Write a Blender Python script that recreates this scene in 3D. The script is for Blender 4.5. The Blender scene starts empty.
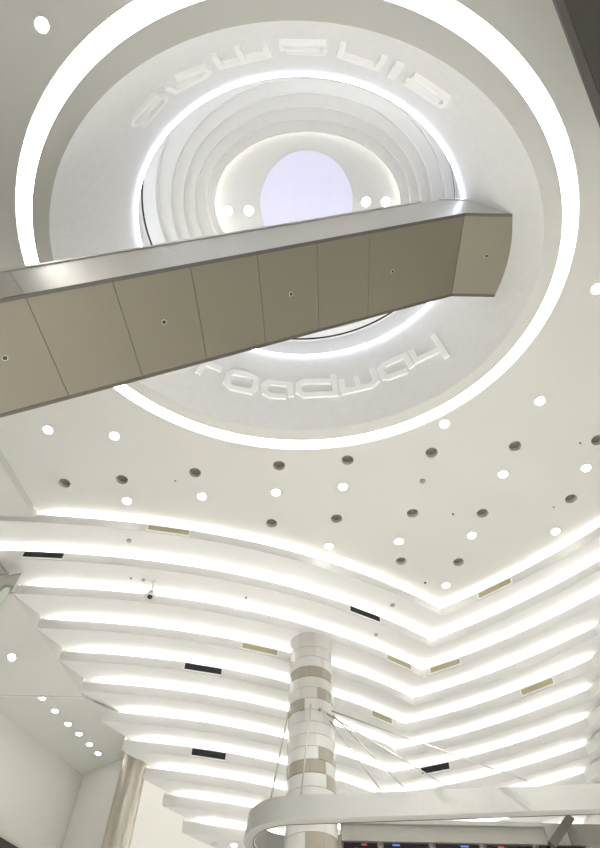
import bpy, bmesh, math, random
from mathutils import Vector, Matrix
random.seed(7)
C = bpy.context.scene.collection
PI = math.pi
EYE = 1.6                                   # camera height above the floor
# ------------------------------------------------------------------ camera
F, ZX, ZY = 600.0, 308.0, 20.0              # focal length in pixels and the vanishing point of the verticals
zc = Vector(((ZX-300)/F, -(ZY-424)/F, -1.0)).normalized()
fw = Vector((0, 0, -1))
yc = (fw - zc*fw.dot(zc)).normalized()
xc = yc.cross(zc)
R3 = Matrix((xc, yc, zc))                   # camera -> world
def ray(px, py):
    return R3 @ Vector(((px-300)/F, -(py-424)/F, -1.0))
def atz(px, py, h):                         # point of that sight line at height h above the eye
    d = ray(px, py); d = d*(h/d.z); return Vector((d.x, d.y, h+EYE))
def aty(px, py, Y):
    d = ray(px, py); d = d*(Y/d.y); return Vector((d.x, Y, d.z+EYE))
def proj(p):
    c = R3.transposed() @ (Vector(p)-Vector((0, 0, EYE)))
    return 300+F*c.x/-c.z, 424-F*c.y/-c.z
cd = bpy.data.cameras.new('camera'); co = bpy.data.objects.new('camera', cd); C.objects.link(co)
co.matrix_world = Matrix.Translation((0, 0, EYE)) @ R3.to_4x4()
cd.sensor_fit = 'VERTICAL'; cd.sensor_height = 36; cd.lens = F/848*36; cd.clip_end = 200
bpy.context.scene.camera = co

# ------------------------------------------------------------------ materials
def mat(name, col, rough=.6, metal=0.0, bump=0.0, scale=20.0, mottle=0.0, spec=.5):
    m = bpy.data.materials.new(name); m.use_nodes = True
    nt = m.node_tree; b = nt.nodes['Principled BSDF']
    b.inputs['Base Color'].default_value = (*col, 1); b.inputs['Roughness'].default_value = rough
    b.inputs['Metallic'].default_value = metal; b.inputs['Specular IOR Level'].default_value = spec
    if bump or mottle:
        tc = nt.nodes.new('ShaderNodeTexCoord'); n = nt.nodes.new('ShaderNodeTexNoise')
        n.inputs['Scale'].default_value = scale; n.inputs['Detail'].default_value = 4
        nt.links.new(tc.outputs['Object'], n.inputs['Vector'])
        if mottle:
            r = nt.nodes.new('ShaderNodeValToRGB')
            r.color_ramp.elements[0].position = .3; r.color_ramp.elements[1].position = .7
            r.color_ramp.elements[0].color = (*[c*(1-mottle) for c in col], 1)
            r.color_ramp.elements[1].color = (*[min(1, c*(1+mottle)) for c in col], 1)
            nt.links.new(n.outputs['Fac'], r.inputs['Fac']); nt.links.new(r.outputs['Color'], b.inputs['Base Color'])
        if bump:
            bp = nt.nodes.new('ShaderNodeBump'); bp.inputs['Strength'].default_value = bump; bp.inputs['Distance'].default_value = .01
            nt.links.new(n.outputs['Fac'], bp.inputs['Height']); nt.links.new(bp.outputs['Normal'], b.inputs['Normal'])
    return m
def emit(name, col, s):
    m = bpy.data.materials.new(name); m.use_nodes = True; nt = m.node_tree
    b = nt.nodes['Principled BSDF']; b.inputs['Base Color'].default_value = (*[min(.9, c*.8) for c in col], 1)
    b.inputs['Emission Color'].default_value = (*col, 1); b.inputs['Emission Strength'].default_value = s
    return m
M = dict(
    white=mat('white_plaster', (.70, .697, .685), .7, bump=.08, scale=60, mottle=.012),
    ceil=mat('ceiling_paint', (.60, .596, .572), .7, bump=.08, scale=60, mottle=.012),
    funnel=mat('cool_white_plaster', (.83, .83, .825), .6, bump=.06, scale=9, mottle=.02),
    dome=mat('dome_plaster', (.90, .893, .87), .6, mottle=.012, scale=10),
    letter=mat('letter_paint', (.97, .97, .965), .4),
    wall=mat('wall_paint', (.72, .713, .68), .75, bump=.06, scale=30, mottle=.02),
    floor=mat('floor_stone', (.70, .695, .68), .35, mottle=.08, scale=3),
    clad=mat('taupe_cladding', (.19, .175, .129), .42, .25, mottle=.06, scale=90),
    steel=mat('brushed_steel', (.62, .607, .573), .36, .4, mottle=.04, scale=40),
    darktrim=mat('dark_trim', (.10, .09, .075), .5, .2),
    black=mat('black_grille', (.012, .012, .018), .5),
    khaki=mat('khaki_grille', (.52, .48, .31), .6),
    frame=mat('white_frame', (.90, .90, .88), .4),
    chrome=mat('reflector', (.42, .40, .37), .25, .9),
    can=mat('can_reflector', (.66, .64, .60), .4, 0.0),
    grey=mat('grey_metal', (.36, .35, .31), .35, .7),
    col_metal=mat('column_metal', (.55, .52, .46), .3, .85, mottle=.05, scale=14),
    tile_w=mat('white_tile', (.64, .636, .615), .18), tile_p=mat('pale_tile', (.585, .577, .55), .18),
    tile_t=mat('taupe_tile', (.345, .318, .262), .2), grout=mat('grout', (.52, .50, .45), .8),
    canopy=mat('canopy_paint', (.34, .335, .314), .5, mottle=.02, scale=14),
    board=mat('grey_board', (.25, .243, .218), .6, mottle=.05, scale=50),
    board_d=mat('dark_board', (.17, .16, .14), .6, mottle=.05, scale=50),
    brown=mat('dark_brown_cladding', (.057, .0535, .047), .8, 0.0, mottle=.08, scale=60),
    brown_l=mat('brown_edge', (.095, .088, .078), .8, 0.0, mottle=.06, scale=60),
    cable=mat('cable_steel', (.50, .49, .45), .4, .3),
    glassg=mat('pale_green_glass', (.55, .62, .53), .15),
    screen=mat('screen_glass', (.010, .008, .012), .15),
    strip=emit('cove_strip', (1.0, .985, .955), 8.5),
    ring=emit('ring_diffuser', (1.0, .985, .945), 4),
    rim=emit('rim_tube', (.76, .84, 1.0), 5.2),
    capled=emit('cap_strip', (1.0, .975, .94), .95),
    disc=emit('lavender_panel', (.80, .79, .97), .22),
    disc2=emit('lavender_emblem', (.775, .765, .985), .243),
    lamp=emit('lamp_lens', (1.0, .985, .95), 25),
    lamp_s=emit('small_lamp_lens', (1.0, .97, .93), 14),
    can_in=mat('can_interior', (.25, .237, .21), .6),
    det=mat('detector_grey', (.34, .325, .29), .5),
    rear=mat('rear_wall_paint', (.42, .40, .36), .7),
    red=emit('screen_red', (.6, .06, .08), .05), blue=emit('screen_blue', (.08, .2, .7), .09),
)
# ------------------------------------------------------------------ helpers
def tag(o, label, cat, group=None, kind=None):
    o['label'] = label; o['category'] = cat
    if group: o['group'] = group
    if kind: o['kind'] = kind
    return o
def empty(name, loc=(0, 0, 0)):
    o = bpy.data.objects.new(name, None); C.objects.link(o); o.location = loc; return o
def obj(name, bm, m, parent=None, smooth=False, loc=None):
    me = bpy.data.meshes.new(name); bmesh.ops.recalc_face_normals(bm, faces=bm.faces[:])
    bm.to_mesh(me); bm.free()
    for mm in (m if isinstance(m, (list, tuple)) else [m]): me.materials.append(mm)
    if smooth:
        for p in me.polygons: p.use_smooth = True
    o = bpy.data.objects.new(name, me); C.objects.link(o)
    if parent: o.parent = parent
    if loc is not None: o.location = loc
    return o
def auto(o, ang=35):
    me = o.data
    for p in me.polygons: p.use_smooth = True
    bm = bmesh.new(); bm.from_mesh(me)
    for e in bm.edges:
        if len(e.link_faces) == 2 and e.calc_face_angle(0) > math.radians(ang): e.smooth = False
    bm.to_mesh(me); bm.free(); return o
def grid(bm, rows, closed=False, mi=0):
    V = [[bm.verts.new(p) for p in r] for r in rows]
    n = len(rows[0])
    for a, b in zip(V, V[1:]):
        for i in range(n if closed else n-1):
            j = (i+1) % n
            try:
                f = bm.faces.new((a[i], a[j], b[j], b[i])); f.material_index = mi
            except ValueError: pass
    return V
def box(bm, c, ax, ay, az, mi=0):           # centre and three half-axis vectors
    c, ax, ay, az = map(Vector, (c, ax, ay, az))
    v = [bm.verts.new(c+sx*ax+sy*ay+sz*az) for sz in (-1, 1) for sy in (-1, 1) for sx in (-1, 1)]
    for q in ((0, 1, 3, 2), (4, 6, 7, 5), (0, 4, 5, 1), (2, 3, 7, 6), (0, 2, 6, 4), (1, 5, 7, 3)):
        bm.faces.new([v[i] for i in q]).material_index = mi
def abox(bm, lo, hi, mi=0):
    lo, hi = Vector(lo), Vector(hi); s = (hi-lo)/2
    box(bm, (lo+hi)/2, (s.x, 0, 0), (0, s.y, 0), (0, 0, s.z), mi)
def tube(bm, pts, r, n=10, caps=True):
    pts = [Vector(p) for p in pts]; rows = []
    for i, p in enumerate(pts):
        t = (pts[min(i+1, len(pts)-1)]-pts[max(i-1, 0)]).normalized()
        u = t.orthogonal().normalized() if i == 0 else (u-t*u.dot(t)).normalized()
        w = t.cross(u); rr = r[i] if isinstance(r, (list, tuple)) else r
        rows.append([p+u*math.cos(a)*rr+w*math.sin(a)*rr for a in (2*PI*k/n for k in range(n))])
    V = grid(bm, rows, True)
    if caps:
        bm.faces.new(V[0]); bm.faces.new(V[-1])
def lathe(bm, prof, n=24, c=(0, 0, 0), mi=0):
    c = Vector(c)
    rows = [[c+Vector((r*math.cos(a), r*math.sin(a), z)) for a in (2*PI*k/n for k in range(n))] for r, z in prof]
    V = grid(bm, rows, True, mi)
    if prof[0][0] > 1e-6 and False: bm.faces.new(V[0])
    return V
def prism(bm, poly, z0, z1, mi=0):
    a = [bm.verts.new((p[0], p[1], z0)) for p in poly]; b = [bm.verts.new((p[0], p[1], z1)) for p in poly]
    bm.faces.new(a).material_index = mi; bm.faces.new(b).material_index = mi
    for i in range(len(poly)):
        j = (i+1) % len(poly); bm.faces.new((a[i], a[j], b[j], b[i])).material_index = mi
def ell(cx, cy, a, b, n=128):
    return [(cx+a*math.cos(2*PI*k/n), cy+b*math.sin(2*PI*k/n)) for k in range(n)]
def holed(name, outer, holes, z, m, thick=.03, parent=None):   # flat slab with holes, lower face at z
    cu = bpy.data.curves.new('tmp', 'CURVE'); cu.dimensions = '2D'; cu.fill_mode = 'BOTH'; cu.extrude = thick/2
    for poly in [outer]+holes:
        s = cu.splines.new('POLY'); s.points.add(len(poly)-1); s.use_cyclic_u = True
        for p, q in zip(s.points, poly): p.co = (q[0], q[1], 0, 1)
    t = bpy.data.objects.new('tmp', cu); C.objects.link(t)
    dg = bpy.context.evaluated_depsgraph_get(); dg.update()
    me = bpy.data.meshes.new_from_object(t.evaluated_get(dg)); me.name = name
    bpy.data.objects.remove(t); bpy.data.curves.remove(cu)
    me.materials.clear(); me.materials.append(m)
    for p in me.polygons: p.material_index = 0
    o = bpy.data.objects.new(name, me); C.objects.link(o); o.location = (0, 0, z+thick/2)
    if parent: o.parent = parent
    return o
def dup(root, loc, label, group=None):      # a thing with its parts
    r = root.copy(); C.objects.link(r); r.location = loc; r['label'] = label
    if group: r['group'] = group
    for ch in list(root.children):
        c = ch.copy(); C.objects.link(c); c.parent = r
        for g in ch.children:
            d = g.copy(); C.objects.link(d); d.parent = c
    return r

LA, LB = atz(37, 515, 8.82), atz(4, 461, 8.82)
H0 = 9.0                                    # main ceiling above the eye
# plan curves of the stepped ledges: left wing, right wing, k counts ledges downward
TL = {(0, 0): 9.25346, (1, 0): .35711, (2, 0): .0432, (3, 0): .00171, (0, 1): .77611, (1, 1): .01854, (2, 1): .00245, (0, 2): -.01854, (1, 2): -.00051}
TR = {(0, 0): 12.36589, (1, 0): -.18753, (2, 0): -.07888, (0, 1): .50103, (1, 1): .03998, (0, 2): -.01556}
def yl(x, k): return sum(c*x**i*k**j for (i, j), c in TL.items())
def yr(x, k): return sum(c*x**i*k**j for (i, j), c in TR.items())
def corner(k):
    lo, hi = 0.6, 4.2
    for _ in range(50):
        m = (lo+hi)/2
        if yl(m, k) < yr(m, k): lo = m
        else: hi = m
    return lo
def rake(k): return -5.75+.425*(k-2)        # plan x of the ledges' left ends
def hb(k): return 8.7-.3*k                  # underside of ledge k above the eye
def xr(k): return 6.17 if k >= 2.5 else 9.0
def line(k, xl, xright, z, ret=False, nl=44, nr=26):
    xc_ = corner(k); P = []
    for i in range(nl+1):
        x = xl+(xc_-xl)*i/nl; P.append(Vector((x, yl(x, k), z)))
    for i in range(1, nr+1):
        x = xc_+(xright-xc_)*i/nr; P.append(Vector((x, yr(x, k), z)))
    if ret:
        p = P[-1]
        for s in (.03, 1.2, 2.6): P.append(Vector((p.x+.30*s, p.y-.954*s, z)))
    return P

# ------------------------------------------------------------------ stepped ledges
NAMES = ['topmost', 'second', 'third', 'fourth', 'fifth', 'sixth', 'seventh', 'eighth', 'ninth', 'tenth', 'lowest']
FH = .215                                   # height of a ledge's front
def xleft(kk, k): return rake(kk) if kk >= 1.95 and k >= 2 else (-9.0 if k <= 1 else rake(kk))
for k in range(11):
    z = hb(k)+EYE; ret = k >= 3
    b = bmesh.new()
    back = 1.42 if k < 10 else 5.0
    xl0 = -9.0 if k <= 1 else rake(k)
    def L(kk, zz, xl=None):
        if xl is None: xl = xl0 if k < 2 else rake(kk)
        return line(kk, xl, xr(k), zz, ret)
    prof = [L(k, z), L(k, z+FH), L(k+.03, z+FH), L(k+.03, z+.13), L(k+.42, z+.13), L(k+.42, z+.298)]
    V = grid(b, prof)
    # underside, reaching back over the next ledge's trough
    if k == 0: sx = -9.0
    rows = []
    for t in (0, .25, .5, .75, 1.0):
        kk = k+back*t
        rows.append(line(kk, (-9.0 if k < 1 else (-9.0 if k == 1 else rake(kk))), xr(k), z, ret))
    grid(b, rows)
    rows2 = [[p+Vector((0, 0, .012)) for p in r] for r in rows]
    grid(b, rows2)
    grid(b, [rows[-1], rows2[-1]])
    grid(b, [[r[0] for r in rows], [r[0] for r in rows2]])
    # closed left end of the front and trough
    if k > 1:
        e = [b.verts.new(r[0]) for r in (prof[0], prof[1], L(k+.03, z+.296), L(k+.42, z+.296), L(k+.42, z))]
        b.faces.new(e)
    o = obj('trim_%d' % (k+1), b, M['white'])
    auto(o, 12)
    tag(o, '%s of the stepped white cove ledges%s' % (NAMES[k], (' right below the flat ceiling' if k == 0 else ' with its end over the left wall' if k == 10 else ', counted down from the ceiling')), 'ledge', 'stepped cove ledges', 'structure')
    # the light strip lying in the trough
    b = bmesh.new()
    xs = -5.0 if k == 0 else xl0+(.38 if k > 1 else 0); xe = xr(k)-(.06 if ret else 0)
    top = z+FH-.012
    rows = [line(kk, xs+(rake(kk)-rake(k) if k >= 2 else 0), xe, zz) for kk, zz in ((k+.10, z+.132), (k+.10, top), (k+.19, top), (k+.19, z+.132))]
    grid(b, rows)
    s = obj('light_strip', b, M['strip'], o); s['label'] = 'glowing strip hidden behind the ledge front'

# ------------------------------------------------------------------ main ceiling with its openings
LO = (-.103, 3.006, 4.19, 3.629); LI = (-.10, 3.046, 3.968, 3.381); FO = (-.106, 3.103, 3.727, 3.095)
RI = (-.065, 3.067, 2.832, 2.396); HR = 10.5
down = [  # pixel, label
 (42, 25, 'big bright downlight outside the ring light, alone in the top left corner'),
 (597, 289, 'bright downlight right of the ring light, cut by the right edge'),
 (540, 401, 'lit downlight outside the ring light, lower of the two nearest the right edge'),
 (444.5, 424, 'lit downlight hugging the lower right curve of the ring light'),
 (48, 430, 'lit downlight below the escalator, left one of a pair'),
 (114.5, 436, 'lit downlight below the escalator, right one of a pair beside the ring light'),
 (127, 501, 'lit downlight first from left in the row above the top ledge'),
 (202, 496.5, 'lit downlight second from left in the row above the top ledge'),
 (276, 492.5, 'lit downlight third from left in the row above the top ledge'),
 (343, 487, 'lit downlight in the middle of the ceiling, fourth from left in its row'),
 (503, 474.5, 'lit downlight fifth from left in its row, beneath the largest unlit can'),
 (586, 468, 'lit downlight at the right end of its row near the right edge'),
 (329, 546.5, 'lit downlight left of four in the lowest row above the ledge corner'),
 (399, 541.5, 'lit downlight second of four in the lower row, above an unlit can'),
 (472, 535.5, 'lit downlight third of four in the lower row'),
 (555.5, 531.5, 'lit downlight at the right end of the lower row, near the bright cove'),
 (446, 585.5, 'lit downlight tucked into the corner where the two ledge wings meet'),
]
cans = [
 (64.5, 483, 'unlit round recessed can first from left in the upper row'),
 (122, 479.5, 'unlit round recessed can second from left in the upper row'),
 (195, 472.5, 'unlit round recessed can third from left in the upper row'),
 (279, 465.5, 'unlit round recessed can fourth from left in the upper row'),
 (347.5, 460, 'unlit round recessed can fifth in the upper row, under the ring light'),
 (431.5, 452.5, 'unlit round recessed can sixth in the upper row, below the ring light'),
 (515, 446, 'unlit round recessed can seventh in the upper row'),
 (597.5, 440, 'unlit round recessed can cut by the right edge'),
 (271.5, 523, 'unlit round recessed can first from left in the middle row'),
 (336.5, 518.5, 'unlit round recessed can second from left in the middle row'),
 (412.5, 513, 'unlit round recessed can third from left in the middle row'),
 (482.5, 513, 'unlit round recessed can fourth from left in the middle row'),
 (571, 498.5, 'unlit round recessed can at the right end of the middle row'),
 (401, 561, 'unlit round recessed can left of the lowest pair near the ledge corner'),
 (458.5, 562, 'unlit round recessed can right of the lowest pair near the ledge corner'),
]
BEAM = 770
RD, RC = .085, .118                         # radii of the openings
zc_ = H0+EYE
circ = lambda p, r, n=28: [(p.x+r*math.cos(2*PI*i/n), p.y+r*math.sin(2*PI*i/n)) for i in range(n)]
hole = [ell(*LO)] + [circ(atz(x, y, H0), RD) for x, y, _ in down] + [circ(atz(x, y, H0), RC) for x, y, _ in cans]
edge = line(.42, LA.x, 9.0, 0)
def left_edge(Y): return LA.x-(LA.y-Y)*(LA.x-LB.x)/(LA.y-LB.y)
outer = [(p.x, p.y) for p in edge] + [(11.5, 6), (11.5, -6), (left_edge(-6), -6)]
cm = holed('ceiling', outer, hole, zc_, M['ceil'])
tag(cm, 'flat off-white ceiling dotted with round lights around the big ring', 'ceiling', None, 'structure')
# drop along the ceiling's left edge, and the lower ceiling beyond it
b = bmesh.new()
A, B_ = Vector((LA.x, yl(LA.x, .42), 0)), Vector((left_edge(-6), -6, 0))
lo = 8.82+EYE
for p, q in ((A, B_),):
    grid(b, [[Vector((p.x, p.y, lo)), Vector((q.x, q.y, lo))], [Vector((p.x, p.y, zc_+.02)), Vector((q.x, q.y, zc_+.02))], [Vector((p.x-.15, p.y, zc_+.02)), Vector((q.x-.15, q.y, zc_+.02))]])
pl = [(A.x, A.y)] + [(x, yl(x, .42)) for x in (LA.x, -5.6, -6.2, -7, -8, -9)] + [(-13, 8.6), (-13, -6), (B_.x, B_.y)]
prism(b, pl, lo, lo+.012)
tag(obj('ceiling_left', b, M['ceil']), 'lower white ceiling beside the left edge of the main ceiling', 'ceiling', None, 'structure')

# ------------------------------------------------------------------ ring light
n = 160
rl = empty('ring_light', (LO[0], LO[1], zc_)); tag(rl, 'huge glowing oval ring light set into the ceiling', 'ceiling light')
off = Vector((-LO[0], -LO[1], 0))
def eloop(e, z, n=n): return [Vector((x-LO[0], y-LO[1], z)) for x, y in ell(*e, n)]
b = bmesh.new(); grid(b, [eloop(LO, .03), eloop(LI, .03)], True); obj('diffuser', b, M['ring'], rl)
b = bmesh.new()
LOo = (LO[0], LO[1], LO[2]+.06, LO[3]+.06); LIi = (LI[0], LI[1], LI[2]-.05, LI[3]-.05)
grid(b, [eloop(LO, 0), eloop(LO, .10), eloop(LI, .10), eloop(LI, 0)], True); auto(obj('housing', b, M['frame'], rl))
# margin between ring light and funnel
b = bmesh.new()
wl = lambda e, z, n=n: [Vector((x, y, z)) for x, y in ell(*e, n)]
grid(b, [wl(LI, zc_+.1), wl(LI, zc_), wl(FO, zc_)], True)
# funnel wall and lip
fz = HR+EYE
NF = 10
def lerp_e(t): return tuple(FO[i]+(RI[i]-FO[i])*t for i in range(4))
tag(auto(obj('ceiling_ring', b, M['ceil'])), 'oval margin of ceiling between the ring light and the white funnel', 'ceiling', None, 'structure')
b = bmesh.new()
rows = [wl(lerp_e(t/NF), zc_+(fz-zc_)*t/NF) for t in range(NF+1)]
RO = (RI[0], RI[1], RI[2]+.10, RI[3]+.10)
rows += [wl(RO, fz), wl(RO, fz+.02)]
grid(b, rows, True)
tag(auto(obj('ceiling_funnel', b, M['funnel'])), 'oval white funnel rising inside the ring light, carrying the raised letters', 'ceiling', None, 'structure')
# bluish tube along the funnel's rim
b = bmesh.new()
cn = 220
rows = []
for x, y in ell(RI[0], RI[1], 1, 1, cn):
    pass
R1 = lambda d: (RI[0], RI[1], RI[2]+d, RI[3]+d)
grid(b, [wl(R1(-.036), fz-.012, cn), wl(R1(-.012), fz-.018, cn), wl(R1(-.006), fz+.008, cn), wl(R1(-.036), fz+.010, cn)], True)
rimb = bmesh.new(); grid(rimb, [wl(R1(-.037), fz-.012, cn), wl(R1(-.037), fz+.012, cn)], True)  # inner strip added to shield the dome from the tube's light
rim_o = obj('rim_light', b, M['rim']); obj('dome_shield', rimb, M['frame'], rim_o)
tag(rim_o, 'thin bluish white light line around the funnel rim', 'ceiling light')
# wall above the rim, dark joint, stepped dome
b = bmesh.new()
GA = (-.10, 2.93, 2.84, 2.50)
GB = (GA[0], GA[1], GA[2]-.03, GA[3]-.03)
hz = lambda h: h+EYE
grid(b, [wl((RI[0], RI[1], RI[2]+.10, RI[3]+.10), fz+.02), wl((GA[0], GA[1], GA[2]+.04, GA[3]+.04), hz(11.15)), wl(GA, hz(11.15))], True)
tag(auto(obj('ceiling_drum', b, M['dome'])), 'short white drum wall between the light line and the stepped dome', 'ceiling', None, 'structure')
b = bmesh.new()
grid(b, [wl(GA, hz(11.15)), wl(GA, hz(11.22)), wl(GB, hz(11.22)), wl(GB, hz(11.16))], True)
tag(obj('trim_12', b, M['black']), 'thin dark joint around the foot of the stepped dome', 'trim', None, 'structure')
E = [(.03, 2.84, 2.69, 2.40, 11.35), (.06, 2.93, 2.51, 2.13, 11.56), (.05, 2.97, 2.315, 1.93, 11.77), (.06, 3.0, 2.14, 1.72, 11.98), (.08, 3.02, 1.965, 1.52, 12.19), (.06, 3.05, 1.82, 1.33, 12.40)]
b = bmesh.new()
rows = [wl(GB, hz(11.16))]
for cx, cy, a, bb, h in E:
    rows.append(wl((cx, cy, a+.035, bb+.035), hz(h-.175)))
    rows.append(wl((cx, cy, a+.012, bb+.012), hz(h-.19)))
    rows.append(wl((cx, cy, a, bb), hz(h-.17)))
    rows.append(wl((cx, cy, a, bb), hz(h)))
e5 = E[-1]
rows[-1] = wl(e5[:4], hz(12.33))
rows += [wl((e5[0], e5[1], e5[2]+.02, e5[3]+.02), hz(12.33)), wl((e5[0], e5[1], e5[2]+.02, e5[3]+.02), hz(12.26)), wl((e5[0], e5[1], e5[2]+.25, e5[3]+.25), hz(12.26)), wl((e5[0], e5[1], e5[2]+.25, e5[3]+.25), hz(12.44))]
grid(b, rows, True)
tag(auto(obj('ceiling_dome', b, M['dome']), 25), 'white oval dome stepping inward in rings above the funnel', 'ceiling', None, 'structure')
DC = (.045, 3.09, .93, 1.02)
capholes = [ell(*DC)]
dl = [(228, 211), (249, 211), (366, 202), (386, 202)]
capholes += [circ(atz(x, y, 12.44), .095) for x, y in dl]
cap = holed('ceiling_cap', ell(e5[0], e5[1], e5[2]+.26, e5[3]+.26), capholes, hz(12.44), M['dome'])
tag(cap, 'flat white oval cap at the top of the stepped dome', 'ceiling', None, 'structure')
b = bmesh.new()
c5 = lambda d, z: wl((e5[0], e5[1], e5[2]+d, e5[3]+d), hz(z))
grid(b, [c5(.08, 12.262), c5(.08, 12.315), c5(.13, 12.315), c5(.13, 12.262)], True)
tag(obj('cove_light', b, M['capled']), 'thin white glow line around the dome cap edge', 'ceiling light')
# lavender panel with its faint emblem
lp = empty('light_panel', (DC[0], DC[1], hz(12.44))); tag(lp, 'round lavender light panel at the centre of the dome', 'ceiling light')
b = bmesh.new(); lw = [Vector((x-DC[0], y-DC[1], .02)) for x, y in ell(*DC)]
V = [b.verts.new(p) for p in lw]; b.faces.new(V); obj('diffuser', b, M['disc'], lp)
b = bmesh.new()
def dr(s, z): return [Vector(((x-DC[0])*s, (y-DC[1])*s, z)) for x, y in ell(*DC)]
grid(b, [dr(1.0, .02), dr(1.0, -.012), dr(1.02, -.012), dr(1.02, .0)], True); auto(obj('bezel', b, M['frame'], lp))
b = bmesh.new()
def bar(x0, y0, x1, y1): 
    p, q = atz(x0, y0, 12.44), atz(x1, y1, 12.44)
    abox(b, (min(p.x, q.x)-DC[0], min(p.y, q.y)-DC[1], .010), (max(p.x, q.x)-DC[0], max(p.y, q.y)-DC[1], .018))
for r in ((294, 178, 320, 183), (294, 183, 300, 222), (321, 176, 330, 222), (303, 190, 316, 195)): bar(*r)
obj('emblem', b, M['disc2'], lp)

# ------------------------------------------------------------------ downlights and cans
def make_down(r, name='downlight', lm='lamp'):
    t = empty(name)
    b = bmesh.new(); lathe(b, [(r*.98, .03), (r*.98, -.006), (r*1.16, -.006), (r*1.18, .0)], 28); auto(obj('trim_ring', b, M['frame'], t))
    b = bmesh.new(); lathe(b, [(r*.98, .005), (r*.90, .06), (r*.90, .10), (0.0001, .10)], 28); obj('housing', b, M['frame'], t, True)
    b = bmesh.new(); lathe(b, [(.0001, .016), (r*.5, .018), (r*.97, .024)], 28); obj('lens', b, M[lm], t, True)
    return t
dn = make_down(RD)
for i, (x, y, lab) in enumerate(down):
    p = atz(x, y, H0)
    if i == 0: dn.location = p; tag(dn, lab, 'downlight', 'lit ceiling downlights')
    else: dup(dn, p, lab)
for o_ in [o for o in C.objects if o.get('group') == 'lit ceiling downlights']:
    l_ = bpy.data.lights.new('beam', 'SPOT'); l_.energy = BEAM*(1.95 if o_.location.y < 6.0 else 1.15 if o_.location.y < 8.4 else .6); l_.color = (1, .985, .95); l_.spot_size = math.radians(64); l_.spot_blend = .6; l_.shadow_soft_size = .08
    b_ = bpy.data.objects.new('beam', l_); C.objects.link(b_); b_.parent = o_; b_.location = (0, 0, -.03)
dd = make_down(.095, lm='lamp_s')
for i, ((x, y), lab) in enumerate(zip(dl, ('outer downlight on the dome cap, left of the lavender panel', 'inner downlight on the dome cap, left of the lavender panel',
                                          'inner downlight on the dome cap, right of the lavender panel', 'outer downlight on the dome cap, right of the lavender panel'))):
    p = atz(x, y, 12.44)
    if i == 0: dd.location = p; tag(dd, lab, 'downlight', 'dome cap downlights')
    else: dup(dd, p, lab)
ct = empty('recessed_can')
b = bmesh.new(); lathe(b, [(RC*.96, .04), (RC*.97, -.006), (RC*1.10, -.007), (RC*1.13, .0)], 32); auto(obj('trim_ring', b, M['can'], ct))
b = bmesh.new(); lathe(b, [(RC*.97, .0), (RC*.93, .07)], 32); obj('reflector', b, M['can'], ct, True)
b = bmesh.new(); lathe(b, [(RC*.93, .07), (RC*.80, .14), (RC*.5, .17), (.0001, .175)], 32); obj('housing', b, M['can_in'], ct, True)
for i, (x, y, lab) in enumerate(cans):
    p = atz(x, y, H0)
    if i == 0: ct.location = p; tag(ct, lab, 'recessed light', 'unlit recessed ceiling cans')
    else: dup(ct, p, lab)
# small fittings
def small(name, px, py, h, r, lab, cat, m, grp=None):
    b = bmesh.new(); lathe(b, [(r*1.1, 0), (r*1.1, -.012), (r*.75, -.03), (.0001, -.034)], 18)
    return tag(obj(name, b, m, None, True, atz(px, py, h)), lab, cat, grp)
small('ceiling_sensor', 422.5, 481, H0, .052, 'small dark round sensor between two rows of ceiling lights', 'sensor', M['det'])
small('sprinkler_head', 453, 514, H0, .018, 'tiny grey sprinkler head between the third and fourth middle-row cans', 'sprinkler', M['det'], 'sprinkler heads')
small('sprinkler_head', 553.5, 507, H0, .018, 'tiny sprinkler head left of the right-hand middle-row can', 'sprinkler', M['det'], 'sprinkler heads')
small('sprinkler_head', 425, 582.5, H0, .022, 'tiny dark sprinkler head left of the downlight in the ledge corner', 'sprinkler', M['darktrim'], 'sprinkler heads')
small('sprinkler_head', 580, 443, H0, .018, 'tiny sprinkler head left of the can cut by the right edge', 'sprinkler', M['det'], 'sprinkler heads')
small('sprinkler_head', 175.5, 480.5, H0, .016, 'tiny sprinkler head left of the third can in the upper row', 'sprinkler', M['det'], 'sprinkler heads')
small('smoke_detector', 129, 540.5, hb(0), .05, 'small grey smoke detector under the topmost ledge, left wing', 'smoke detector', M['det'], 'smoke detectors')
small('smoke_detector', 392.5, 605, hb(0), .05, 'small grey smoke detector under the topmost ledge near the corner', 'smoke detector', M['det'], 'smoke detectors')
small('smoke_detector', 376, 634.5, hb(1), .04, 'small grey smoke detector under the second ledge near the corner', 'smoke detector', M['det'], 'smoke detectors')
small('smoke_detector', 246, 597.5, hb(1), .025, 'tiny pale detector under the second ledge, middle of left wing', 'smoke detector', M['det'], 'smoke detectors')
small('smoke_detector', 131, 578, hb(1), .025, 'tiny pale detector left of the hanging camera', 'smoke detector', M['det'], 'smoke detectors')
small('smoke_detector', 143.5, 580, hb(1), .036, 'small grey detector right beside the hanging camera mount', 'smoke detector', M['grey'], 'smoke detectors')
# hanging camera
p = atz(154, 582, hb(1)); t = empty('dome_camera', p); tag(t, 'small grey dome camera hanging on a rod below the second ledge', 'camera')
b = bmesh.new(); lathe(b, [(.0001, 0), (.05, 0), (.05, -.02), (.0001, -.025)], 16); obj('mount_plate', b, M['can'], t, True)
b = bmesh.new(); tube(b, [(0, 0, -.01), (0, 0, -.26)], .014, 8); obj('rod', b, M['can'], t, True)
b = bmesh.new(); lathe(b, [(.015, -.22), (.05, -.25), (.07, -.32), (.115, -.36), (.115, -.375), (.0001, -.375)], 20); obj('body', b, M['can'], t, True)
b = bmesh.new(); lathe(b, [(.055, -.375), (.05, -.40), (.03, -.42), (.0001, -.425)], 18); obj('lens_dome', b, M['black'], t, True)

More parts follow.
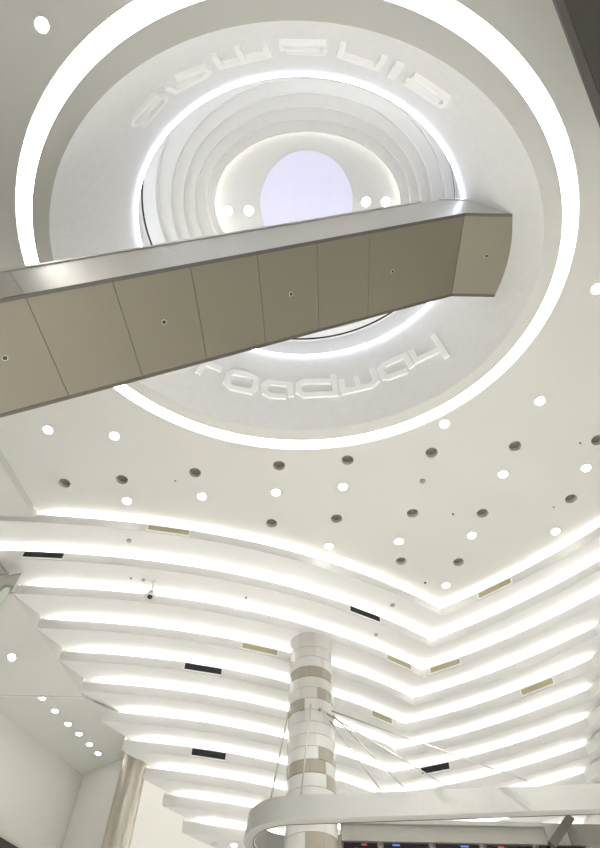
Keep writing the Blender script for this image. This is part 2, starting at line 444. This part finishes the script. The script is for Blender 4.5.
# ------------------------------------------------------------------ air vents on the ledge fronts
def on_front(k, px, right):
    z = hb(k)+FH/2
    c = corner(k); lo, hi = (c, 9.0) if right else (-9.0, c)
    for _ in range(50):
        m = (lo+hi)/2
        if proj((m, (yr if right else yl)(m, k), z+EYE))[0] < px: lo = m
        else: hi = m
    return Vector((lo, (yr if right else yl)(lo, k), z+EYE))
vents = [
 (0, 147, 190, 0, 'khaki', 'khaki slot vent with white frame on the topmost ledge, left wing'),
 (1, 23, 64, 0, 'black', 'black slot vent at the left end of the second ledge'),
 (1, 349, 380, 0, 'black', 'black slot vent on the second ledge above the tiled column'),
 (2, 386, 411, 0, 'khaki', 'short khaki slot vent on the third ledge, just left of the corner'),
 (2, 430, 461, 1, 'khaki', 'khaki slot vent on the third ledge, just right of the corner'),
 (3, 241, 278, 0, 'khaki', 'khaki slot vent on the fourth ledge, left of the tiled column'),
 (4, 184, 222, 0, 'black', 'black slot vent on the fifth ledge, middle of left wing'),
 (4, 371, 392, 0, 'khaki', 'khaki slot vent behind the cables right of the tiled column'),
 (7, 191, 226, 0, 'black', 'black slot vent lowest on the left wing'),
 (0, 478, 512, 1, 'khaki', 'khaki slot vent on the topmost ledge, right wing'),
 (4, 521, 554, 1, 'khaki', 'khaki slot vent on the fifth ledge, right wing'),
 (6, 421, 450, 1, 'black', 'black slot vent behind a cable just above the white canopy'),
]
for k, a, c, right, mk, lab in vents:
    p, q = on_front(k, a, right), on_front(k, c, right)
    mid = (p+q)/2; u = (q-p).normalized(); nn = Vector((u.y, -u.x, 0))
    if nn.y > 0: nn = -nn
    lenh = (q-p).length/2; hh = FH*.40
    up = Vector((0, 0, 1))
    # sagitta of the curved front
    ms = on_front(k, (a+c)/2, right); sag = max(0, (ms-mid).dot(nn))
    t = empty('air_vent', mid+nn*(sag+.004)); tag(t, lab, 'vent', '%s slot vents' % mk)
    b = bmesh.new(); fwid = .022 if mk == 'khaki' else .014
    for s in (-1, 1):
        box(b, up*s*(hh-fwid/2)+nn*.008, u*lenh, nn*.012, up*fwid/2)
        box(b, u*s*(lenh-fwid/2)+nn*.008, u*fwid/2, nn*.012, up*(hh-fwid))
    obj('frame', b, M['frame'], t)
    b = bmesh.new(); box(b, nn*.004, u*(lenh-fwid), nn*.004, up*(hh-fwid)); obj('backing', b, M[mk], t)
    b = bmesh.new()
    for j in range(4):
        zz = (j-1.5)/4*2*(hh-fwid); box(b, up*zz+nn*.010, u*(lenh-fwid), nn*.006+up*.004, up*.004)
    obj('louvre', b, M[mk], t)

# ------------------------------------------------------------------ escalator
d = Vector((.8327, 0.0, .5537)).normalized()
A = atz(464.8, 214.8, 9.55); B_ = atz(451.6, 294.6, 9.55)
W_ = Vector((0, B_.y-A.y, 0)); Ax = Vector((A.x, A.y, A.z))
es = empty('escalator', Ax); tag(es, 'long taupe-clad escalator climbing across the ceiling ring', 'escalator')
LEN, SH = 13.5, .85
perp = Vector((-d.z, 0, d.x))
def spt(s, v, u_=0): return -d*s + W_*v + perp*u_
seam_px = [(257.5, 251), (190, 264.5), (112.5, 277.5), (26, 294)]
def s_at(px, py):      # distance along the underside's upper edge
    r = ray(px, py); best = min((abs(proj(Ax-d*s)[0]-px), s) for s in [i*.01 for i in range(0, 1350)]); return best[1]
S = [s_at(x, y) for x, y in seam_px]
S2 = [s_at(370, 231), s_at(317.5, 240.5)]
def s_low(px):
    return min((abs(proj(Ax+W_-d*q)[0]-px), q) for q in [i*.01 for i in range(0, 1350)])[1]
LOWS = [s_low(x) for x in (367.5, 319, 265.5, 207, 142.5, 69)]
cuts = [0]+sorted(S+S2)
step = cuts[-1]-cuts[-2]
while cuts[-1]+step < LEN-.3: cuts.append(cuts[-1]+step)
cuts.append(LEN)
lows = [0]+LOWS
lows += [c_-(cuts[6]-lows[6]) for c_ in cuts[7:-1]]+[LEN]
g = .0035
for s0, s1, l0, l1 in zip(cuts, cuts[1:], lows, lows[1:]):
    b = bmesh.new()
    c = [spt(s0+g, .012), spt(s1-g, .012), spt(l1-g, .988), spt(l0+g, .988)]
    lo_ = [b.verts.new(p) for p in c]; hi_ = [b.verts.new(p+perp*.02) for p in c]
    b.faces.new(lo_); b.faces.new(hi_)
    for i in range(4): b.faces.new((lo_[i], lo_[(i+1) % 4], hi_[(i+1) % 4], hi_[i]))
    obj('underside_panel', b, M['clad'], es)
# landing underside, running into the funnel
LAN = 1.15
b = bmesh.new()
c = [Vector((g, 0, 0))+W_*.012, Vector((LAN, 0, 0))+W_*.012, Vector((LAN, 0, 0))+W_*.988, Vector((g, 0, 0))+W_*.988]
lo_ = [b.verts.new(p) for p in c]; hi_ = [b.verts.new(p+Vector((0, 0, .02))) for p in c]
b.faces.new(lo_); b.faces.new(hi_)
for i in range(4): b.faces.new((lo_[i], lo_[(i+1) % 4], hi_[(i+1) % 4], hi_[i]))
obj('landing_panel', b, M['clad'], es)
# truss body behind the panels
b = bmesh.new()
def prism3(prof0, off):
    a = [b.verts.new(p) for p in prof0]; e_ = [b.verts.new(p+off) for p in prof0]
    b.faces.new(a); b.faces.new(e_)
    for i in range(len(a)): b.faces.new((a[i], a[(i+1) % len(a)], e_[(i+1) % len(a)], e_[i]))
kx = SH*math.tan(math.asin(d.z)/2)
body = [spt(LEN, .012, .022), spt(0, .012, .022), Vector((LAN, 0, .022))+W_*.012, Vector((LAN, 0, SH))+W_*.012, Vector((-kx, 0, SH))+W_*.012, spt(LEN, .012, SH)]
prism3(body, W_*.976)
obj('truss', b, M['darktrim'], es)
# side cladding: near face in brushed steel, with seams, lips and caps
def side(v, name, m):
    sg = -1 if v < .5 else 1
    y0 = W_*v; th = Vector((0, sg*.02, 0))
    sc = cuts[0:1]+cuts[2::2] if cuts[2::2][-1] == LEN else cuts[0:1]+cuts[2::2]+[LEN]
    for s0, s1 in zip(sc, sc[1:]):
        bb = bmesh.new()
        lo1 = -d*s1+perp*.02; lo0 = -d*(s0+g)+perp*.02 if s0 else Vector((0, 0, .02))
        hi0 = -d*(s0+g)+perp*(SH-.03) if s0 else Vector((-kx, 0, SH-.03)); hi1 = -d*s1+perp*(SH-.03)
        q = [lo1, lo0, hi0, hi1]
        a = [bb.verts.new(p+y0) for p in q]; e_ = [bb.verts.new(p+y0+th) for p in q]
        bb.faces.new(a); bb.faces.new(e_)
        for i in range(4): bb.faces.new((a[i], a[(i+1) % 4], e_[(i+1) % 4], e_[i]))
        obj(name, bb, m, es)
    bb = bmesh.new(); q = [Vector((g, 0, .02)), Vector((LAN, 0, .02)), Vector((LAN, 0, SH-.03)), Vector((-kx, 0, SH-.03))]
    a = [bb.verts.new(p+y0) for p in q]; e_ = [bb.verts.new(p+y0+th) for p in q]
    bb.faces.new(a); bb.faces.new(e_)
    for i in range(4): bb.faces.new((a[i], a[(i+1) % 4], e_[(i+1) % 4], e_[i]))
    obj(name, bb, m, es)
    # dark lip along the lower edge and a top cap
    bb = bmesh.new()
    box(bb, -d*LEN/2+y0+perp*.004+Vector((0, sg*.004, 0)), d*LEN/2, Vector((0, .022, 0)), perp*.010)
    box(bb, Vector((LAN/2, 0, .004))+y0+Vector((0, sg*.004, 0)), Vector((LAN/2, 0, 0)), Vector((0, .022, 0)), Vector((0, 0, .010)))
    obj('edge_strip', bb, M['darktrim'], es)
    bb = bmesh.new()
    box(bb, -d*(LEN/2+kx/2)+y0+perp*(SH), d*(LEN/2), Vector((0, .035, 0)), perp*.025)
    box(bb, Vector((LAN/2-kx/2, 0, SH))+y0, Vector((LAN/2+kx/2, 0, 0)), Vector((0, .035, 0)), Vector((0, 0, .025)))
    obj('top_cap', bb, m, es)
side(0.0, 'side_panel', M['steel']); side(1.0, 'side_panel', M['steel'])
for px, py in ((5, 358), (164, 322), (291, 294), (392.5, 271.5)):
    r = ray(px, py)                                             # meets the sloping underside
    o0 = Vector((0, 0, EYE)); tt = (Ax-o0).dot(perp)/r.dot(perp); q = o0+r*tt-Ax
    f = empty('spotlight_socket'); f.parent = es; f.location = q
    f.rotation_euler = (0, -math.asin(d.z), 0)
    bpy.data.objects.remove(f)
    bb = bmesh.new(); lathe(bb, [(.026, 0), (.026, -.004), (.031, -.005), (.032, .0)], 18)
    f = obj('sprinkler_head', bb, M['can'], es, True, q); f.rotation_euler = (0, -math.asin(d.z), 0)
    bb = bmesh.new(); lathe(bb, [(.0001, -.003), (.026, -.003)], 18); s = obj('socket', bb, M['black'], f)
r = ray(486.5, 256); q = Vector((0, 0, EYE))+r*((Ax.z-EYE)/r.z)-Ax
bb = bmesh.new(); lathe(bb, [(.026, 0), (.026, -.004), (.031, -.005), (.032, .0)], 18); f = obj('sprinkler_head', bb, M['can'], es, True, q)
bb = bmesh.new(); lathe(bb, [(.0001, -.003), (.026, -.003)], 18); obj('socket', bb, M['black'], f)

# ------------------------------------------------------------------ raised letters on the funnel
def funnel_hit(px, py):
    r = ray(px, py); r = r/r.z
    def res(t):
        e = lerp_e(t); h = H0+(HR-H0)*t; x, y = r.x*h, r.y*h
        return ((x-e[0])/e[2])**2+((y-e[1])/e[3])**2-1
    lo_, hi_ = -.3, 1.3
    flo = res(lo_)
    for _ in range(50):
        m = (lo_+hi_)/2
        if (res(m) > 0) == (flo > 0): lo_ = m
        else: hi_ = m
    h = H0+(HR-H0)*lo_
    return Vector((r.x*h, r.y*h, h+EYE))
def funnel_n(px, py):
    a, b_, c = funnel_hit(px, py), funnel_hit(px+2, py), funnel_hit(px, py+2)
    nn = (b_-a).cross(c-a).normalized()
    if nn.z > 0: nn = -nn
    return nn
def stroke(bm, pts, w, closed=False, th=.07, out=.002):
    # resample the traced stroke, put it on the funnel and give it width and thickness
    q = []
    m = len(pts) if closed else len(pts)-1
    for i in range(m):
        a, b_ = pts[i], pts[(i+1) % len(pts)]
        L_ = math.hypot(b_[0]-a[0], b_[1]-a[1]); k = max(1, int(L_/4))
        q += [(a[0]+(b_[0]-a[0])*j/k, a[1]+(b_[1]-a[1])*j/k) for j in range(k)]
    if not closed: q.append(pts[-1])
    P = [funnel_hit(*p) for p in q]; N = [funnel_n(*p) for p in q]
    for i, p in enumerate(q):               # the traced outline is the letter's front face
        r = ray(*p).normalized(); P[i] = P[i]-r*(th/max(.25, -r.dot(N[i])))-N[i]*th
    rows = []
    nq = len(P)
    for i in range(nq):
        if closed: t0, t1 = P[i]-P[i-1], P[(i+1) % nq]-P[i]
        else:
            t0 = P[i]-P[i-1] if i else P[1]-P[0]
            t1 = P[i+1]-P[i] if i < nq-1 else t0
        t0.normalize(); t1.normalize(); t = (t0+t1).normalized()
        c = max(.55, t.dot(t1)); s = t.cross(N[i]).normalized()*(w/2/c)
        bev = .10
        rows.append([P[i]-s-N[i]*.01, P[i]-s+N[i]*th*.9, P[i]-s*(1-bev)+N[i]*th, P[i]+s*(1-bev)+N[i]*th, P[i]+s+N[i]*th*.9, P[i]+s-N[i]*.01])
    if closed: rows.append(rows[0])
    V = grid(bm, rows, False)
    if not closed:
        for e_ in (V[0], V[-1]):
            try: bm.faces.new(e_)
            except ValueError: pass
upper = {
 'c': [[(412, 78), (446, 101), (445, 106), (439, 107), (404, 83.5)]],
 'i': [[(399, 68), (390.5, 79)]],
 'n': [[(342.5, 48), (339.5, 57.5), (376, 70), (383, 61)]],
 'e': [[(320, 50.5), (282, 50), (281, 46), (324, 46.5), (325.5, 51), (324, 55.5), (287, 53.5)]],
 'm': [[(214.5, 58.5), (221.5, 68.5), (269.5, 57), (264.5, 46.5)], [(238, 51.5), (243.5, 62.5)]],
 'a': [[(177, 81.5), (205, 70), (210.5, 72.5), (206, 77.5), (177, 92.5), (167, 88.5)]],
 's': [[(158, 96), (133.5, 121), (132.5, 126), (137.5, 125.5), (161, 99), (166, 98), (166, 102.5), (143, 128.5)]],
}
lower = {
 'b': [[(168, 338), (150, 356), (166, 370), (180, 362), (168, 350)]],
 'r': [[(198, 373), (205, 362), (222, 369)]],
 'o': [[(229, 373.5), (226.5, 382), (231.5, 387), (251, 391), (255.5, 387), (256, 379), (250, 375), (234, 371.5)]],
 'a': [[(291, 396), (289.5, 384), (269, 381.5), (264.5, 385), (265, 392), (271, 395), (286, 396)]],
 'd': [[(333, 374), (336, 393), (304, 394.5), (298.5, 391), (299, 384), (304, 381), (331, 380.5)]],
 'w': [[(341, 379), (344, 391), (371, 385), (376, 380), (371.5, 368)], [(355.5, 376), (359, 387)]],
 'a2': [[(411.5, 366.5), (404.5, 355), (383.5, 364.5), (380, 369), (384, 376.5), (389, 376.5), (407, 370)]],
 'y': [[(411, 349.5), (416, 360), (439, 349)], [(432.5, 334.5), (446.5, 356.5)]],
}
for lab, table, w in (('raised white letters reading cinemas along the upper side of the funnel', upper, .085), ('raised white letters reading broadway along the lower side of the funnel', lower, .115)):
    s = empty('wall_lettering', (RI[0], RI[1], zc_+.7)); tag(s, lab, 'sign', 'raised funnel lettering')
    for ch, strokes in table.items():
        b = bmesh.new()
        ww = w*(1.5 if ch == 'i' and table is upper else .72 if ch in 'es' and table is upper else 1)
        for st in strokes: stroke(b, st, ww, ch == 'o', .075 if table is upper else .05)
        for v in b.verts: v.co -= Vector(s.location)
        obj('letter', b, M['letter'], s)

# ------------------------------------------------------------------ tiled column
CX, CY, CR = .325, 11.2, .445
def col_h(py): 
    dmy = ray(310.5, py); return dmy.z/dmy.y*(CY-CR)
top_h = hb(2)
rowh = (col_h(646)-col_h(786))/12
t = empty('column', (CX, CY, 0)); tag(t, 'round column clad in white and taupe tiles behind the canopy', 'column', None, 'thing')
b = bmesh.new()
z = top_h+EYE; r_i = -1
zs = [z]
z = col_h(646)+EYE
while z > 0: zs.append(z); z -= rowh
zs.append(0)
ang0 = -PI/2                                # facing the camera
pattern = {3: ('t', -15), 5: [(14.5, 104.5, 't')], 6: [(-107, -17, 't')], 10: [(14.5, 104.5, 't')], 11: [(-105, -15, 't'), (-15, 34, 't')], 12: [(34, 79, 't')], 16: [(-15, 90, 't')], 20: [(-60, 20, 't')]}
for i, (za, zb) in enumerate(zip(zs, zs[1:])):
    bound = {1: 12, 3: -15, 5: 14.5, 6: -17, 10: 14.5, 11: -11, 12: 34}.get(i, random.choice((-15, 10, 28)))
    for s in range(8):
        a0 = bound+45*s
        mid = (a0+22.5+180) % 360-180
        mi = random.choice((0, 0, 1))
        pt = pattern.get(i)
        if pt:
            if pt[0] == 't': mi = 2
            else:
                for lo_, hi_, _ in pt:
                    if lo_-2 <= mid <= hi_+2: mi = 2
        elif random.random() < .05 and i > 14: mi = 2
        if i == 11 and mid > 34 and mid < 80: mi = 0
        gap = math.radians(.35)
        aa = [ang0+math.radians(a0)+gap+(math.radians(45)-2*gap)*j/6 for j in range(7)]
        rw = []
        for rr, zz in ((CR-.012, za-.004), (CR, za-.006), (CR, zb+.006), (CR-.012, zb+.004)):
            rw.append([Vector((rr*math.cos(x), rr*math.sin(x), zz)) for x in aa])
        grid(b, rw, False, mi)
lathe(b, [(CR-.011, zs[0]), (CR-.011, 0)], 48, mi=3)
sh = obj('shaft', b, [M['tile_w'], M['tile_p'], M['tile_t'], M['grout']], t); auto(sh, 40)
hcl = col_h(709)
for a in range(8):
    an = -PI/2+a*PI/4+.35; c_, s_ = math.cos(an), math.sin(an)
    b = bmesh.new(); tube(b, [(CR*c_*.98, CR*s_*.98, hcl+EYE), (CR*c_*1.07, CR*s_*1.07, hcl+EYE)], .028, 10); obj('cable_anchor', b, M['grey'], t, True)

# ------------------------------------------------------------------ canopy hung from the column
HC = 4.32; BHt = .385
ax = Vector((.993, -.119, 0)); ay = Vector((.119, .993, 0)); NC = Vector((.06, 11.22, 0)); NR = .85
def stadium(r, L_=7.0, n=40):
    P = []
    for i in range(n+1):
        a = PI/2+PI*i/n
        P.append(NC+ax*(math.cos(a)*r)+ay*(math.sin(a)*r))
    # front side runs out to the right, back side returns
    P = [NC+ax*L_+ay*r]+P+[NC+ax*L_-ay*r]
    for i in range(1, n):
        a = -PI/2+PI*i/n
        P.append(NC+ax*(L_+math.cos(a)*r)+ay*(math.sin(a)*r))
    return P
cn_ = empty('canopy', (NC.x, NC.y, HC+EYE)); tag(cn_, 'white oval ring canopy hung on cables around the tiled column', 'canopy')
def sl(r, h): return [p-NC+Vector((0, 0, h-HC)) for p in stadium(r)]
b = bmesh.new(); grid(b, [sl(NR-.15, HC), sl(NR-.01, HC), sl(NR, HC+.01), sl(NR-.05, HC+BHt), sl(NR-.16, HC+BHt), sl(NR-.16, HC+.02)], True)
auto(obj('fascia_ring', b, M['canopy'], cn_))
b = bmesh.new(); grid(b, [sl(NR-.15, HC-.006), sl(NR-.165, HC-.006), sl(NR-.165, HC+.03), sl(NR-.15, HC+.03), sl(NR-.15, HC-.006)], True)
auto(obj('edge_strip', b, M['darktrim'], cn_))
b = bmesh.new(); grid(b, [sl(NR-.167, HC+.0), sl(NR-.182, HC+.0), sl(NR-.182, HC+.03), sl(NR-.167, HC+.03), sl(NR-.167, HC)], True)
auto(obj('edge_strip', b, M['steel'], cn_))
anch = Vector((0, 0, 0))
for apx, apy, ex, ey, ang in ((335, 711, 527, 781, 60), (337, 714, 447, 786.5, 40), (335, 716, 405, 788.5, 70), (335, 721, 381, 790.5, 50), (287, 712, 270, 803, -75), (309, 704, 301, 797, -2)):
    an = -PI/2+math.radians(ang)
    p0 = Vector((CX+(CR+.01)*math.cos(an), CY+(CR+.01)*math.sin(an), 0)); hh = ray(apx, apy); p0.z = hh.z/hh.y*p0.y+EYE
    p1 = atz(ex, ey, HC+BHt)
    b = bmesh.new(); tube(b, [p0-Vector(cn_.location), p1-Vector(cn_.location)], .014, 8); obj('suspension_cable', b, M['cable'], cn_, True)
# board inside the canopy with the row of screens
BY = 11.15
lo_b = aty(400, 843, BY).z; hi_b = aty(400, 821.5, BY).z
x0 = aty(341, 830, BY).x; x1 = aty(543, 830, BY).x; x2 = aty(630, 830, BY).x
bd = empty('menu_board', ((x0+x1)/2, BY, lo_b)); tag(bd, 'grey board holding the row of dark screens inside the canopy', 'board')
ob = Vector(bd.location)
b = bmesh.new(); abox(b, Vector((x0, BY-.05, lo_b))-ob, Vector((x1, BY+.12, hi_b-.06))-ob); obj('panel', b, M['board'], bd)
b = bmesh.new(); abox(b, Vector((x0, BY-.07, hi_b-.06))-ob, Vector((x1, BY+.12, hi_b))-ob); obj('top_edge', b, M['canopy'], bd)
b = bmesh.new(); xs_ = aty(566, 830, BY).x; abox(b, Vector((x1+.01, BY-.04, lo_b))-ob, Vector((xs_, BY+.12, hi_b))-ob); obj('pale_panel', b, M['canopy'], bd)
b = bmesh.new(); abox(b, Vector((xs_+.01, BY-.04, lo_b))-ob, Vector((x2, BY+.12, hi_b))-ob); obj('grey_panel', b, M['board_d'], bd)
b = bmesh.new()
p, q = aty(570, 818, BY-.12), aty(552, 845, BY-.12)
u = (p-q).normalized(); v = Vector((-u.z, 0, u.x)); box(b, (p+q)/2-ob, u*(p-q).length*.52, Vector((0, .05, 0)), v*.065); obj('brace', b, M['darktrim'], bd)
spx = [(342, 378), (382, 429), (433, 479), (484, 532), (536, 584)]
for i, (a, c) in enumerate(spx):
    xa, xb = aty(a, 845, BY).x, aty(c, 845, BY).x
    zt = lo_b-.012; hs = .52
    sc = empty('screen', ((xa+xb)/2, BY-.02, zt)); tag(sc, ('first', 'second', 'third', 'fourth', 'fifth')[i]+' dark display screen from the left under the grey board', 'screen', 'row of display screens')
    hw = (xb-xa)/2
    b = bmesh.new(); abox(b, (-hw, -.03, -hs), (hw, .05, 0)); obj('casing', b, M['darktrim'], sc)
    b = bmesh.new(); abox(b, (-hw+.02, -.034, -hs+.02), (hw-.02, -.03, -.012)); obj('display', b, M['screen'], sc)
    b = bmesh.new(); rr = random.Random(i)
    for j in range(3):
        xx = -hw*.7+rr.random()*hw*.9; abox(b, (xx, -.037, -.055-.06*j), (xx+hw*(.15+.2*rr.random()), -.035, -.03-.06*j))
    obj('picture', b, M['red' if i in (0, 3) else 'blue'], sc)

# ------------------------------------------------------------------ left side: raked soffit, lower soffit, walls, column
def rk(k): return Vector((rake(k), yl(rake(k), k), hb(k)+EYE))
b = bmesh.new()
r2, r5 = rk(2.0), rk(5.2)
for p in (r2, r5): p.z -= .004
P4 = [r2, r5, r5+Vector((-5.5, 0, 0)), r2+Vector((-5.5, 0, 0))]
lo_ = [b.verts.new(p) for p in P4]; hi_ = [b.verts.new(p+Vector((0, 0, .06))) for p in P4]
b.faces.new(lo_); b.faces.new(hi_)
for i in range(4): b.faces.new((lo_[i], lo_[(i+1) % 4], hi_[(i+1) % 4], hi_[i]))
for kk in (2, 3, 4):
    a_, c_ = rk(kk), rk(kk+1); 
    f_ = [b.verts.new(p) for p in (a_, Vector((c_.x, c_.y, a_.z)), Vector((c_.x, c_.y, c_.z-.004)))]; b.faces.new(f_)
tag(obj('ceiling_rake', b, M['ceil']), 'sloping white soffit left of the ledge ends with one downlight', 'ceiling', None, 'structure')
HP = 7.12; zp = HP+EYE
P1, P2, P3 = atz(0, 712, HP), atz(77, 770, HP), atz(122, 752, HP)
wd = (P2-P1).normalized(); P0 = P1-wd*9.0
dl6 = [(42, 698), (55, 711), (68, 724), (79, 734), (89.5, 744.5), (98, 753.5)]
r5b = r5+Vector((0, 0, 0)); 
pe = P2+(P3-P2)*2.2
poly = [(r5.x, r5.y), (r5.x-5.5, r5.y), (P1.x-2.0, P1.y-.2), (P2.x, P2.y+.02), (pe.x, pe.y), (r5.x+1.6, r5.y+.9)]
poly = [(r5.x+.0, r5.y-.0), (r5.x-5.5, r5.y-.0), (P2.x-3, P2.y), (P2.x, P2.y+.35), (P3.x, P3.y+.35), (pe.x, pe.y+.35), (rk(6.6).x+.35, rk(6.6).y)]
lower_ceiling = holed('ceiling_low', poly, [circ(atz(x, y, HP), .07) for x, y in dl6], zp, M['ceil'], .03)
tag(lower_ceiling, 'low white soffit over the left wall corner with six downlights', 'ceiling', None, 'structure')
b = bmesh.new(); abox(b, (r5.x-5.5, r5.y-.03, zp), (r5.x, r5.y+.0, r5.z+.06))
q6 = rk(6.3); f_ = [b.verts.new(p) for p in ((r5.x, r5.y, zp), (q6.x, q6.y, zp), (q6.x, q6.y, hb(5)+EYE), (r5.x, r5.y, hb(5)+EYE))]; b.faces.new(f_); tag(obj('trim_13', b, M['white']), 'narrow upstand where the sloping soffit meets the low soffit', 'trim', None, 'structure')
d6 = make_down(.07, lm='lamp_s')
for i, (x, y) in enumerate(dl6):
    lab = '%s of six small downlights in a slanting line over the left wall' % ('topmost', 'second', 'third', 'fourth', 'fifth', 'lowest')[i]
    p = atz(x, y, HP)
    if i == 0: d6.location = p; tag(d6, lab, 'downlight', 'six downlights over the left wall')
    else: dup(d6, p, lab)
# lone downlight fixed to the sloping soffit
nrm = (r5-r2).cross(Vector((-1, 0, 0))).normalized()
if nrm.z > 0: nrm = -nrm
def surf_light(name, p, nrm, r, lab):
    t = empty(name, p); tag(t, lab, 'downlight')
    t.rotation_mode = 'QUATERNION'; t.rotation_quaternion = Vector((0, 0, -1)).rotation_difference(nrm)
    b = bmesh.new(); lathe(b, [(r, .0), (r, -.012), (r*1.2, -.012), (r*1.22, 0)], 24); auto(obj('trim_ring', b, M['frame'], t))
    b = bmesh.new(); lathe(b, [(.0001, -.010), (r, -.006)], 24); obj('lens', b, M['lamp_s'], t)
    return t
rr_ = ray(12, 657); o0 = Vector((0, 0, EYE)); q = o0+rr_*((r2-o0).dot(nrm)/rr_.dot(nrm))
surf_light('downlight', q+nrm*.001, nrm, .075, 'lone downlight on the sloping soffit at the left edge')
surf_light('downlight', atz(234, 845, hb(10))+Vector((0, 0, -.001)), Vector((0, 0, -1)), .075, 'downlight under the lowest ledge, left of the canopy tip')
small('ceiling_speaker', 215, 843.5, hb(10), .07, 'small pale dome fitting under the lowest ledge beside a downlight', 'sensor', M['tile_p'])
# walls
def wallbox(name, a, c, z0, z1, lab, m=M['wall'], th=.2, side_=1):
    u = (c-a); u.z = 0; L_ = u.length; u.normalize(); nn = Vector((-u.y, u.x, 0))*side_
    b = bmesh.new(); mid = (a+c)/2; box(b, (mid.x+nn.x*th/2, mid.y+nn.y*th/2, (z0+z1)/2), u*L_/2, nn*th/2, Vector((0, 0, (z1-z0)/2)))
    return tag(obj(name, b, m), lab, 'wall', None, 'structure')
wallbox('wall_left', P0, P2+wd*.55, 0, zp, 'plain white wall under the low soffit at the left')
wend = P2+(P3-P2)*1.25; wn = Vector(((P2-P3).y, (P3-P2).x, 0)).normalized()*.22
if wn.y < 0: wn = -wn
wallbox('wall_middle', P2+wn, wend+wn, 0, zp, 'short white wall behind the metal column', side_=1)
wallbox('wall_back', Vector((-4.3, 17.2, 0)), Vector((11.5, 17.2, 0)), 0, 11.5, 'white back wall below the lowest ledges')
wallbox('wall_right', Vector((11.5, -6, 0)), Vector((11.5, 17.2, 0)), 0, 11.5, 'white wall closing the right side', side_=-1)
wallbox('wall_rear', Vector((-13.2, -6.2, 0)), Vector((11.7, -6.2, 0)), 0, 11.5, 'grey wall closing the hall behind the viewpoint', M['rear'], side_=-1)
wallbox('wall_side', Vector((-13, -6, 0)), Vector((-13, 17.2, 0)), 0, 11.5, 'grey wall closing the far left side of the hall', M['rear'])
b = bmesh.new(); abox(b, (-14, -8, -.1), (12, 17.4, 0)); tag(obj('floor', b, M['floor']), 'pale stone floor of the hall', 'floor', None, 'structure')
# dark shop sign board low on the left wall
nl = Vector((wd.y, -wd.x, 0))
def on_wall(px, py):
    r = ray(px, py); return o0+r*((P1-o0).dot(nl)/r.dot(nl))
qa, qb = on_wall(0, 841), on_wall(15, 848)
u = Vector((qb.x-qa.x, qb.y-qa.y, 0)).normalized(); zt = (qa.z+qb.z)/2
b = bmesh.new(); mid = (qa+qb)/2-u*.8; box(b, (mid.x+nl.x*.05, mid.y+nl.y*.05, zt-.4), u*2.0, nl*.05, Vector((0, 0, .4)))
tag(obj('shop_fascia', b, M['brown']), 'dark brown board low on the left wall', 'board')
# metal column
mc = aty(134, 768, 13.42); MR = .272
t = empty('column', (mc.x, mc.y, 0)); tag(t, 'plain metal-clad round column in front of the left wall', 'column', None, 'thing')
b = bmesh.new(); lathe(b, [(MR, 0), (MR, zp)], 40); obj('shaft', b, M['col_metal'], t, True)
b = bmesh.new(); lathe(b, [(MR, zp-.06), (MR+.015, zp-.06), (MR+.015, zp)], 40); obj('collar', b, M['frame'], t, True)

# ------------------------------------------------------------------ left edge bracket, dark bulkhead top right
hbk = 7.9
def flat(name, pts, h, th, m, parent=None):
    b = bmesh.new(); P = [atz(x, y, h) for x, y in pts]; o = Vector(parent.location) if parent else Vector()
    prism(b, [(p.x-o.x, p.y-o.y) for p in P], h+EYE-o.z, h+EYE+th-o.z); return obj(name, b, m, parent)
br = empty('wall_bracket', atz(4, 585, hbk)); tag(br, 'white angular bracket with dark edge and pale green glass at the left edge', 'bracket')
flat('plate', [(-14, 590), (-14, 578), (8, 577), (21, 574.5), (12, 591), (9, 594)], hbk+.06, .05, M['canopy'], br)
flat('edge_strip', [(-3, 558), (9, 574.5), (8.4, 577), (-14, 578), (-14, 576), (6.5, 574.6), (-4, 560)], hbk+.02, .03, M['grey'], br)
flat('glass_panel', [(-14, 604), (1, 591), (5, 587), (9, 588), (9.5, 591), (0, 607), (-14, 622)], hbk, .03, M['glassg'], br)
bh = empty('bulkhead', atz(600, 0, 7.0)); tag(bh, 'dark brown clad bulkhead crossing the top right corner', 'bulkhead')
for px, py in ((690, 30), (700, 150)):
    b = bmesh.new(); p = atz(px, py, 7.07)-Vector(bh.location); tube(b, [p, p+Vector((0, 0, H0-7.07))], .03, 10); obj('hanger', b, M['brown'], bh)
flat('edge_panel', [(554.5, 0), (535, -54), (548, -54), (563, 0), (600.5, 100), (640, 207), (630, 204), (598, 117)], 7.0, .07, M['brown_l'], bh)
flat('soffit_panel', [(550.2, -54), (720, -54), (720, 207), (642.2, 207), (602.5, 100), (565, 0)], 7.005, .07, M['brown'], bh)

# ------------------------------------------------------------------ light and exposure
w = bpy.data.worlds.new('world'); bpy.context.scene.world = w; w.use_nodes = True
bg = w.node_tree.nodes['Background']; bg.inputs['Color'].default_value = (1, .97, .90, 1); bg.inputs['Strength'].default_value = .9
sc = bpy.context.scene
sc.view_settings.view_transform = 'Standard'; sc.view_settings.look = 'None'; sc.view_settings.gamma = 1; sc.view_settings.use_curve_mapping = False
sc.view_settings.exposure = 0.92
sc.cycles.use_denoising = True
try: sc.cycles.denoiser = 'OPENIMAGEDENOISE'
except Exception: pass
sc.cycles.max_bounces = 10; sc.cycles.diffuse_bounces = 8; sc.cycles.sample_clamp_indirect = 8
